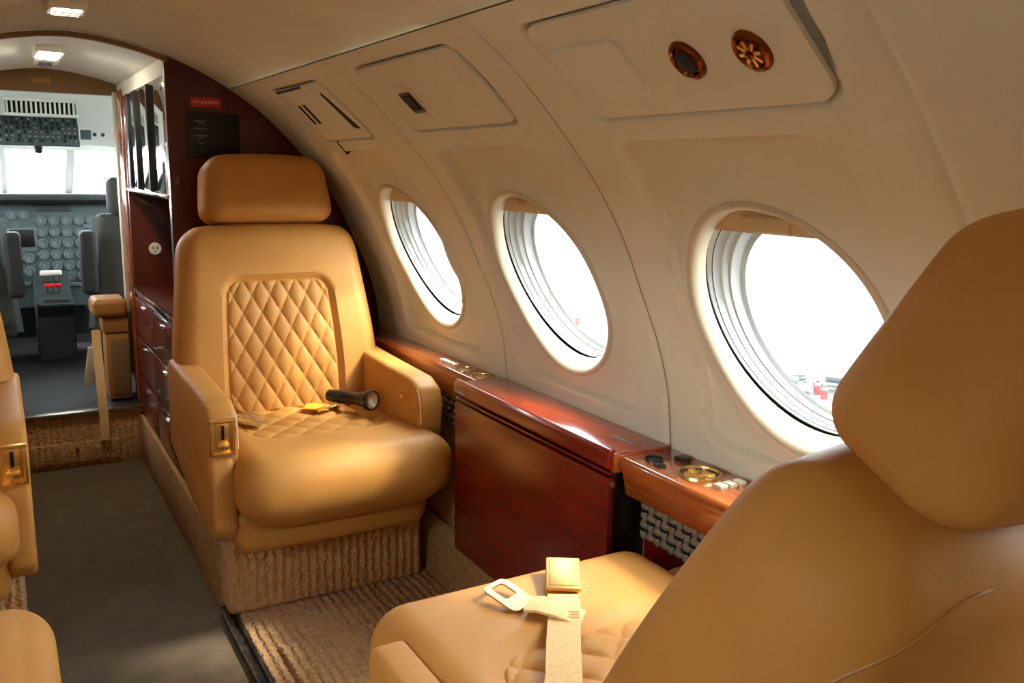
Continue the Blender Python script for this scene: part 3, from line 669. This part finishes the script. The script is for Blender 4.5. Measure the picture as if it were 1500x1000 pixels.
        if arm_up[k]:
            if k == latch or latch == 2:
                # gilt latch plate in the front end of the arm
                mb = MB(); xc = sx * .262; yf = -.300
                Ml = Matrix.Translation((xc, yf - .001, .522)) @ Matrix.Rotation(math.radians(7), 4, 'X')
                def ab(x, y, z, i, bv=.0015): V, F = bevbox(x, y, z, bv); mb.add(xf(V, Ml), F, i)
                ab((-.026, .026), (-.002, .004), (-.042, .042), 1)
                for x in ((-.028, -.020), (.020, .028)): ab(x, (-.008, .002), (-.044, .044), 0)
                for z in ((-.044, -.036), (.036, .044)): ab((-.028, .028), (-.008, .002), z, 0)
                ab((-.012, .014), (-.004, .001), (-.034, .034), 0); ab((-.003, .004), (-.0055, -.003), (-.005, .030), 2); ab((-.012, .014), (-.013, -.003), (-.026, -.014), 0); ab((-.006, .008), (-.017, -.010), (-.024, -.016), 3)
                mb.build('latch_plate', ['gold', 'gold', 'black', 'brass_pale'], ar, world=False)
            if k != latch or latch == 2:
                Mh = Matrix.Translation((sx * .2235, -.19, .540)); mb = MB(); V, F = lathe([(.008, -.001), (.008, .002), (.004, .0045), (.001, .0045)], 16, Matrix.Rotation(-sx * math.pi / 2, 4, 'Y')); mb.add(xf(V, Mh), F)
                V, F = tube([(-sx * .002, 0, .010), (-sx * .007, .003, .004), (-sx * .005, .004, -.008), (-sx * .002, 0, -.013)], .0022, 8); mb.add(xf(V, Mh), F); mb.build('hook', 'gold', ar, world=False)
    return t
# seat faces -y in its own space; rz = pi turns it to face forward
seatA = make_seat('cabin_seat', 'upright tan leather seat with quilted back, flashlight on its cushion', 'seat', (.668, 2.30, 0), 0.0, 11, (True, True), .03, True, 0, .020)
seatB = make_seat('cabin_seat', 'reclined tan leather seat with loose belt, beside the ashtray ledge', 'seat', (.696, .78, 0), math.pi, 27.0, (False, False), .0, True, 3, 0.0, .062, .018, .106)
seatC = make_seat('cabin_seat', 'tan leather seat across the aisle with its back to the partition', 'seat', (2 * CX - .672, 2.30, 0), 0.0, 11, (True, True), .0, False, 1)
seatD = make_seat('cabin_seat', 'tan leather seat across the aisle facing the cockpit', 'seat', (2 * CX - .700, 1.04, 0), math.pi, 18, (False, False), .0, False, 3, -.065)

# belts on the upright seat
V, F = ribbon([(.500, 2.335, .470), (.520, 2.30, .478), (.535, 2.27, .476)], .046, .003, (.7, .5, .2)); bl = mk('belt_strap', V, F, 'webbing', seatA)
M = Matrix.Translation((.535, 2.262, .482)) @ Matrix.Rotation(math.radians(-32), 4, 'Z') @ Matrix.Rotation(math.radians(14), 4, 'Y'); mb = MB()
V, F = bevbox((-.030, .030), (-.025, .025), (-.009, .006), .003); mb.add(xf(V, M), F); V, F = bevbox((-.024, .032), (-.022, .022), (.006, .010), .0015); mb.add(xf(V, M), F); mb.build('belt_buckle', 'chrome', bl)
V, F = ribbon([(.800, 2.345, .476), (.775, 2.315, .478), (.748, 2.300, .477)], .040, .003, (.3, -.8, .3)); b2 = mk('belt_strap', V, F, 'webbing', seatA)
V, F = bevbox((.722, .750), (2.285, 2.318), (.474, .478), .001); mk('belt_tongue', V, F, 'gold', b2)
V, F = prism([(.690, 2.318), (.722, 2.302), (.748, 2.322), (.735, 2.352), (.705, 2.350)], .474, .477, .0008, 1, 'z'); V2 = V.copy(); V2[:, 2] += (V[:, 1] - 2.302) * .12; mk('belt_label', V2, F, 'tag_yellow', b2)
# belts on the reclined seat
d = Vector((.155, .245, 0)).normalized(); s = Vector((d.y, -d.x, 0))
pts = [Vector((.53, .79, .478)), Vector((.59, .868, .482)), Vector((.64, .945, .480)), Vector((.688, 1.015, .486)), Vector((.705, 1.045, .490))]
bs = mk('belt_strap', *ribbon(pts, .048, .003, s), 'webbing', seatB)
M = Matrix((s, d, Vector((0, 0, 1)))).transposed().to_4x4(); M.translation = Vector((.731, 1.086, .492)); M = M @ Matrix.Rotation(math.radians(9), 4, 'X'); mb = MB()
V, F = bevbox((-.0265, .0265), (-.042, .046), (-.014, .000), .003); mb.add(xf(V, M), F, 0)
V, F = bevbox((-.0275, .0275), (-.036, .048), (.002, .010), .003); mb.add(xf(V, M), F, 1)
V, F = bevbox((-.022, .022), (-.030, .042), (.0095, .0115), .0015); mb.add(xf(V, M), F, 1)
mb.build('belt_buckle', ['gold', 'buckle'], bs)
for k in range(3):
    c = pts[3] - d * (.012 + .007 * k) + Vector((0, 0, .0)); zc = .4855 - .0006 * k
    V, F = tube([tuple(c - s * .021 + Vector((0, 0, zc + .0026 - c.z))), tuple(c + s * .021 + Vector((0, 0, zc + .0026 - c.z)))], .0009, 5); mk('stitch_row', V, F, 'stitch', bs)
b2 = mk('belt_strap', *ribbon([(.700, .985, .480), (.676, 1.010, .489), (.655, 1.032, .493), (.642, 1.046, .490)], .046, .004, (.7, .6, 0)), 'webbing', seatB)
# tongue: flat plate with an opening
o = rrect(.026, .034, .012, 6); i_ = rrect(.014, .016, .006, 6); i_[:, 1] += .010; n = len(o); Vt = []
for P, z in ((o, .0), (i_, .0), (o, .003), (i_, .003)): Vt.append(np.c_[P, np.full(n, z)])
Ft = []
for k in range(n):
    j = (k + 1) % n; Ft += [[k, j, n + j, n + k][::-1], [2 * n + k, 2 * n + j, 3 * n + j, 3 * n + k], [k, j, 2 * n + j, 2 * n + k], [n + k, n + j, 3 * n + j, 3 * n + k][::-1]]
M = Matrix.Translation((.630, 1.082, .490)) @ Matrix.Rotation(math.radians(22), 4, 'Z') @ Matrix.Rotation(math.radians(14), 4, 'X')
mk('belt_tongue', xf(np.concatenate(Vt), M), Ft, 'bronze_pale', b2)

# flashlight lying on the upright seat
fa = Vector((.786, 2.325, .501)); fb = Vector((.846, 2.215, .508)); ax = (fb - fa).normalized()
M = ax.to_track_quat('Z', 'Y').to_matrix().to_4x4(); M.translation = fa
fx = tag(empty('flashlight', tuple(fa)), 'black flashlight with faceted clear head lying on the quilted seat cushion', 'flashlight')
Lf = (fb - fa).length
mk('barrel', *lathe([(.010, -.030), (.0165, -.026), (.0175, -.005), (.0175, .03), (.0165, .032), (.0165, Lf * .62), (.0195, Lf * .70), (.0245, Lf * .9)], 32, M), 'flash_body', fx)
mk('head_ring', *lathe([(.0245, Lf * .88), (.028, Lf * .92), (.029, Lf * 1.02), (.027, Lf * 1.05), (.025, Lf * 1.05), (.024, Lf)], 32, M, False), 'black', fx)
V, F = lathe([(.024, Lf * 1.03), (.016, Lf * .97), (.005, Lf * .90), (.001, Lf * .9)], 10, M, False); mk('reflector', V, F, 'reflector', fx, sharp=5)
mk('lens', *lathe([(.0248, Lf * 1.035), (.0248, Lf * 1.045)], 32, M), 'lens', fx)
mb = MB()
for k in range(5): mb.add(*lathe([(.0178, .004 + k * .006), (.0186, .006 + k * .006), (.0178, .008 + k * .006)], 28, M, False))
mb.build('grip_ring', 'black', fx)

# ================================================================== COCKPIT
ck = tag(empty('wall_cockpit', (CX, 4.6, 0)), 'pale cockpit shell with side walls and sloping roof', 'wall', kind='structure')
def quad(name, P, m, p): return mk(name, P, [[0, 1, 2, 3]], m, p)
roof = [(3.88, 1.43), (4.45, 1.425), (4.62, 1.405), (5.02, 1.215)]
V = []
for y, z in roof:
    for x in np.linspace(-.62, 1.02, 21): V.append((x, y, z - .25 * max(0, abs(x - CX) - .25) ** 1.5))
mk('roof', V, grid_faces(4, 21), 'cockpit_trim', ck)
for x in (-.62, 1.02):
    mk('side', [(x, 3.88, .2), (x, 5.4, .2), (x, 5.4, .98), (x, 3.88, .98)], [[0, 1, 2, 3]], 'cockpit_trim', ck)
    mk('side_post', [(x, 3.88, .98), (x, 4.2, .98), (x, 4.2, 1.44), (x, 3.88, 1.44)], [[0, 1, 2, 3]], 'cockpit_trim', ck)
quad('nose', [(-.62, 5.4, .2), (1.02, 5.4, .2), (1.02, 5.4, .97), (-.62, 5.4, .97)], 'black_soft', ck)
# windscreen: sloping frame with three panes
ws = tag(empty('window_9', (CX, 5.25, .97)), 'three-pane cockpit windscreen with slim pale posts', 'window', kind='structure')
def wsy(z): return 5.40 - (z - .97) * 1.5
for x0, x1 in ((.040, .066), (.334, .372), (-.30, -.27), (.66, .70)):
    z0, z1 = .965, 1.225; V = [(x0, wsy(z0), z0), (x1, wsy(z0), z0), (x1, wsy(z1), z1), (x0, wsy(z1), z1)]; V += [(a, b - .03, c) for a, b, c in V]
    mk('post', V, [[0, 1, 2, 3], [7, 6, 5, 4], [0, 4, 5, 1], [1, 5, 6, 2], [2, 6, 7, 3], [3, 7, 4, 0]], 'cockpit_trim', ws)
for x0, x1 in ((-.27, .040), (.066, .334), (.372, .66)):
    mk('pane', [(x0, wsy(.965), .965), (x1, wsy(.965), .965), (x1, wsy(1.225), 1.225), (x0, wsy(1.225), 1.225)], [[0, 1, 2, 3]], 'glass', ws)
box('head_rail', (-.62, 1.02), (5.0, 5.06), (1.195, 1.225), 'cockpit_trim', ws, .005)
portal(Vector((CX, 5.28, 1.10)), Vector((0, -.55, -.83)), 1.6, .5)
# instrument panel
ip = tag(empty('instrument_panel', (CX, 5.0, .2)), 'grey-green cockpit instrument panel full of round gauges under a black glareshield', 'instrument panel')
box('panel_board', (-.50, .90), (5.0, 5.03), (.42, .965), 'panel_grey', ip, .004)
V, F = prism([(4.90, .955), (4.93, .985), (5.38, .975), (5.38, .955), (5.03, .935), (4.94, .935)], -.52, .92, .006, 2); mk('glareshield', V, F, 'black_soft', ip)
box('screen', (.055, .160), (4.992, 5.002), (.722, .808), 'black', ip, .003); box('screen_bezel', (.045, .172), (4.995, 5.003), (.700, .818), 'gauge_ring', ip, .003)
box('annunciator', (.175, .330), (4.993, 5.002), (.895, .930), 'panel_dark', ip, .002)
M0 = Matrix.Rotation(math.pi / 2, 4, 'X'); mb = MB(); mb.add(*lathe([(.024, -.002), (.024, .005), (.021, .007), (.0195, .004)], 20, M0), 0); mb.add(*lathe([(.0195, .003), (.001, .003)], 20, M0, False), 1)
for a in (0.6, 2.4):
    V, F = bevbox((-.001, .001), (0, .011), (.0032, .0042), 0); mb.add(xf(V, M0 @ Matrix.Rotation(a, 4, 'Z')), F, 2)
g0 = None
spots = [(.195 + .056 * i, .850 - .056 * j) for j in range(6) for i in range(5)] + [(-.40 + .085 * i, .85 - .085 * j) for j in range(3) for i in range(5)] + [(.50 + .085 * i, .85 - .085 * j) for j in range(3) for i in range(4)] + [(.07, .88), (.12, .88), (.08, .665), (.13, .665), (.08, .60), (.13, .60)]
for x, z in spots:
    T = Matrix.Translation((x - CX, -.001, z - .2))
    if g0 is None: g0 = mb.build('gauge', ['gauge_ring', 'gauge_face', 'gauge_mark'], ip, world=False); g0.matrix_local = T
    else: share(g0, ip, T)
for x, z, w, h in ((.190, .53, .05, .018), (.255, .53, .05, .018), (.325, .53, .06, .018), (.40, .70, .03, .09), (.40, .82, .04, .02), (.39, .56, .04, .03), (.10, .54, .06, .02)): box('radio_unit', (x - w / 2, x + w / 2), (4.990, 5.002), (z - h / 2, z + h / 2), 'gauge_ring', ip, .002)
# power quadrant and pedestal
pq = tag(empty('power_pedestal', (.215, 4.78, .2)), 'dark throttle pedestal with pale and red levers below the instrument panel', 'control pedestal')
V, F = prism([(4.70, .205), (4.70, .415), (4.62, .47), (4.62, .49), (4.80, .50), (4.98, .60), (4.98, .205)], .135, .295, .005, 2); mk('body', V, F, 'panel_dark', pq)
box('trim_panel', (.150, .290), (4.612, 4.72), (.478, .487), 'panel_grey', pq, .003); box('switch_block', (.165, .275), (4.625, 4.70), (.485, .496), 'black', pq, .002)
for k, x in enumerate((.178, .202, .226, .250)):
    V, F = tube([(x, 4.90, .54), (x, 4.87, .60)], .004, 8); mk('lever', V, F, 'steel', pq)
box('lever_grip', (.165, .262), (4.850, 4.885), (.592, .618), 'white_plastic', pq, .008, 3)
for k, x in enumerate((.190, .215, .240)):
    V, F = tube([(x, 4.83, .51), (x, 4.79, .545)], .004, 8); mk('lever', V, F, 'steel', pq); V, F = rbox((.012, .012, .010), .006, (3, 3, 3), 3); mk('lever_knob', V + (x, 4.785, .553), F, 'red_knob', pq)
# overhead panel, vents, compass
oh = tag(empty('overhead_panel', (.2, 4.72, 1.28)), 'grey overhead switch panel above the windscreen', 'control panel')
Mo = Matrix.Translation((.205, 4.72, 1.275)) @ Matrix.Rotation(math.radians(-32), 4, 'X')
V, F = bevbox((-.175, .165), (-.006, .01), (-.075, .075), .004); mk('board', xf(V, Mo), F, 'panel_grey', oh)
mb = MB(); mc = MB()
for j in range(6):
    for i in range(14):
        x = -.155 + i * .0235 + random.uniform(-.003, .003); z = .058 - j * .023
        if random.random() < .6: mb.add(xf(bevbox((x - .004, x + .004), (-.016, -.004), (z - .006, z + .006), .001)[0], Mo), bevbox((x - .004, x + .004), (-.016, -.004), (z - .006, z + .006), .001)[1])
        else: mc.add(xf(bevbox((x - .005, x + .005), (-.009, -.004), (z - .003, z + .003), .001)[0], Mo), bevbox((x - .005, x + .005), (-.009, -.004), (z - .003, z + .003), .001)[1])
tag(mb.build('switches', 'black', oh), kind='stuff'); tag(mc.build('lettered_plates', 'gauge_mark', oh), kind='stuff')
vg = tag(empty('defrost_grille', (.21, 4.58, 1.38)), 'row of pale vertical louvers above the overhead panel', 'vent')
box('backing', (.075, .355), (4.59, 4.60), (1.345, 1.400), 'black_soft', vg, 0)
for k in range(15): box('slat', (.078 + k * .0188, .086 + k * .0188), (4.565, 4.592), (1.347, 1.398), 'cockpit_trim', vg, .002)
box('frame', (.065, .365), (4.57, 4.60), (1.398, 1.410), 'cockpit_trim', vg, .003); box('frame', (.065, .365), (4.57, 4.60), (1.335, 1.347), 'cockpit_trim', vg, .003)
cp = tag(empty('standby_compass', (.205, 4.93, 1.2)), 'small black standby compass hung above the centre pane', 'compass')
V, F = rbox((.018, .018, .018), .010, (4, 4, 4), 4); mk('bowl', V + (.205, 4.90, 1.195), F, 'black', cp); V, F = tube([(.205, 4.90, 1.20), (.205, 4.90, 1.27)], .006, 8); mk('stem', V, F, 'black', cp)
for x, z, lb in ((.400, 1.265, 'small grey switch box beside the overhead panel'),):
    sb = tag(empty('switch_box', (x, 4.72, z)), lb, 'switch'); box('housing', (x - .022, x + .022), (4.70, 4.74), (z - .022, z + .022), 'panel_grey', sb, .003)
    for k in range(2): box('toggle', (x + .03 + k * .035, x + .045 + k * .035), (4.70, 4.73), (z - .006, z + .010), 'black', sb, .003)
# crew seats
def crew_seat(loc, label, flip):
    t = tag(empty('crew_seat', loc), label, 'seat', 'crew seats in the cockpit'); K = lambda n, V, F, m: mk(n, V, F, m, t, world=False); f = -1 if flip else 1
    V, F = rbox((.20, .055, .25), .045, (12, 5, 12), 5); x, y, z = V.T; V = np.stack([x * (1 - .18 * sstep(-.1, .25, z)), y + .06 * (x / .2) ** 2, z], 1); V[:, 2] += .66; K('backrest', V, F, 'pilot_seat')
    V, F = rbox((.11, .05, .085), .04, (8, 5, 6), 5); K('headrest', V + (0, 0, .99), F, 'pilot_seat')
    V, F = rbox((.20, .20, .06), .04, (10, 10, 4), 4); K('seat_cushion', V + (0, .22, .42), F, 'pilot_seat')
    V, F = bevbox((-.16, .16), (.08, .36), (.205, .37), .01); K('seat_base', V, F, 'black_soft')
    V, F = rbox((.032, .06, .14), .02, (4, 5, 6), 4); K('stowed_armrest', V + (-f * .205, -.06, .70), F, 'black_soft')
    V, F = ribbon([(-f * .17, -.07, .90), (-f * .18, -.085, .70), (-f * .20, -.07, .52), (-f * .21, -.02, .40)], .022, .003, (1, 0, 0)); K('shoulder_strap', V, F, 'gauge_ring')
    return t
crew_seat((.550, 4.42, 0), 'dark grey copilot seat ahead of the mahogany galley cabinet', False)
crew_seat((2 * CX - .550, 4.42, 0), 'dark grey pilot seat across the doorway from the tan jump bench', True)
# tan bench just inside the cockpit door with its hanging strap
jb = tag(empty('jump_bench', (.40, 3.8, .2)), 'tan padded bench box beside the cockpit doorway with a hanging strap', 'bench')
V, F = rbox((.062, .09, .036), .022, (6, 6, 4), 4); mk('pad', V + (.357, 3.80, .580), F, 'leather_edge', jb)
box('lid_box', (.328, .421), (3.73, 3.87), (.482, .540), 'leather_edge', jb, .006); box('body', (.336, .421), (3.735, 3.87), (.216, .478), 'leather_edge', jb, .006)
box('door', (.352, .415), (3.728, 3.737), (.235, .455), 'trim_brown', jb, .003)
mk('strap', *ribbon([(.302, 3.72, .50), (.300, 3.70, .44), (.298, 3.64, .36), (.296, 3.574, .24), (.297, 3.572, .10)], .032, .003, (1, 0, 0)), 'webbing', jb)
V, F = bevbox((.268, .300), (3.690, 3.704), (.29, .44), .006); V[:, 0] -= (.44 - V[:, 2]) * .15; mk('strap_buckle', V, F, 'bezel', jb)

# ================================================================== OUTSIDE ON THE RAMP
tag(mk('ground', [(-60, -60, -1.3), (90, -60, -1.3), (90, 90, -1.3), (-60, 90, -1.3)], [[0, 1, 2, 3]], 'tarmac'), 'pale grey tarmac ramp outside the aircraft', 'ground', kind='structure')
u = Vector((.55, -.835, 0)); dv = Vector((.835, .55, 0))
def rampbox(c, a, b, h0, h1, ang=-.98):
    V, F = bevbox((-a, a), (-b, b), (h0, h1), .01); M = Matrix.Translation((c[0], c[1], -1.3)) @ Matrix.Rotation(ang, 4, 'Z'); return xf(V, M), F
V, F = rampbox((7.55, 6.42), 3.2, .13, -.02, .006); tag(mk('painted_line', V, F, 'paint_yellow'), 'broad yellow painted line on the ramp', 'line', kind='structure')
def cart(c, label, m='ext_white'):
    t = tag(empty('service_cart', (c[0], c[1], -1.3)), label, 'cart'); mk('deck', *rampbox(c, .24, .13, .06, .10), m, t); mk('load', *rampbox((c[0] + .03, c[1] + .04), .10, .07, .10, .17), 'ext_grey', t)
    for a in (-.18, .18):
        for b in (-.11, .11):
            M = Matrix.Translation((c[0], c[1], -1.3)) @ Matrix.Rotation(-.98, 4, 'Z') @ Matrix.Translation((a, b, .04)) @ Matrix.Rotation(math.pi / 2, 4, 'X')
            mk('wheel', *lathe([(.04, -.015), (.04, .015)], 16, M), 'black_soft', t)
cart((7.75, 6.98), 'low white service cart on the ramp behind the yellow line'); cart((8.30, 6.80), 'low grey service cart on the ramp, farther from the yellow line', 'ext_grey')
for k, (c, lb) in enumerate((((7.98, 6.78), 'red extinguisher bottle on the ramp close to the white cart'), ((7.86, 6.58), 'red extinguisher bottle on the ramp on the yellow line'), ((8.14, 11.9), 'red extinguisher bottle standing alone far along the ramp'))):
    t = tag(empty('fire_extinguisher', (c[0], c[1], -1.3)), lb, 'extinguisher'); M = Matrix.Translation((c[0], c[1], -1.3))
    mk('bottle', *lathe([(.035, 0), (.04, .015), (.04, .11), (.02, .13), (.015, .14)], 16, M), 'ext_red', t); mk('valve', *lathe([(.015, .14), (.02, .145), (.02, .16), (.01, .165)], 12, M), 'black', t)
for c, lb in (((8.15, 6.40), 'coiled grey hose on the ramp beside the yellow line'), ((8.2, 7.25), 'coiled grey hose on the ramp behind the carts')):
    V, F = [], []; pts = [(c[0] + .10 * math.cos(a) * (1 - .02 * a), c[1] + .10 * math.sin(a) * (1 - .02 * a), -1.285 + .006 * a) for a in np.linspace(0, 18, 90)]
    tag(mk('hose_coil', *tube(pts, .015, 8), 'ext_grey'), lb, 'hose')
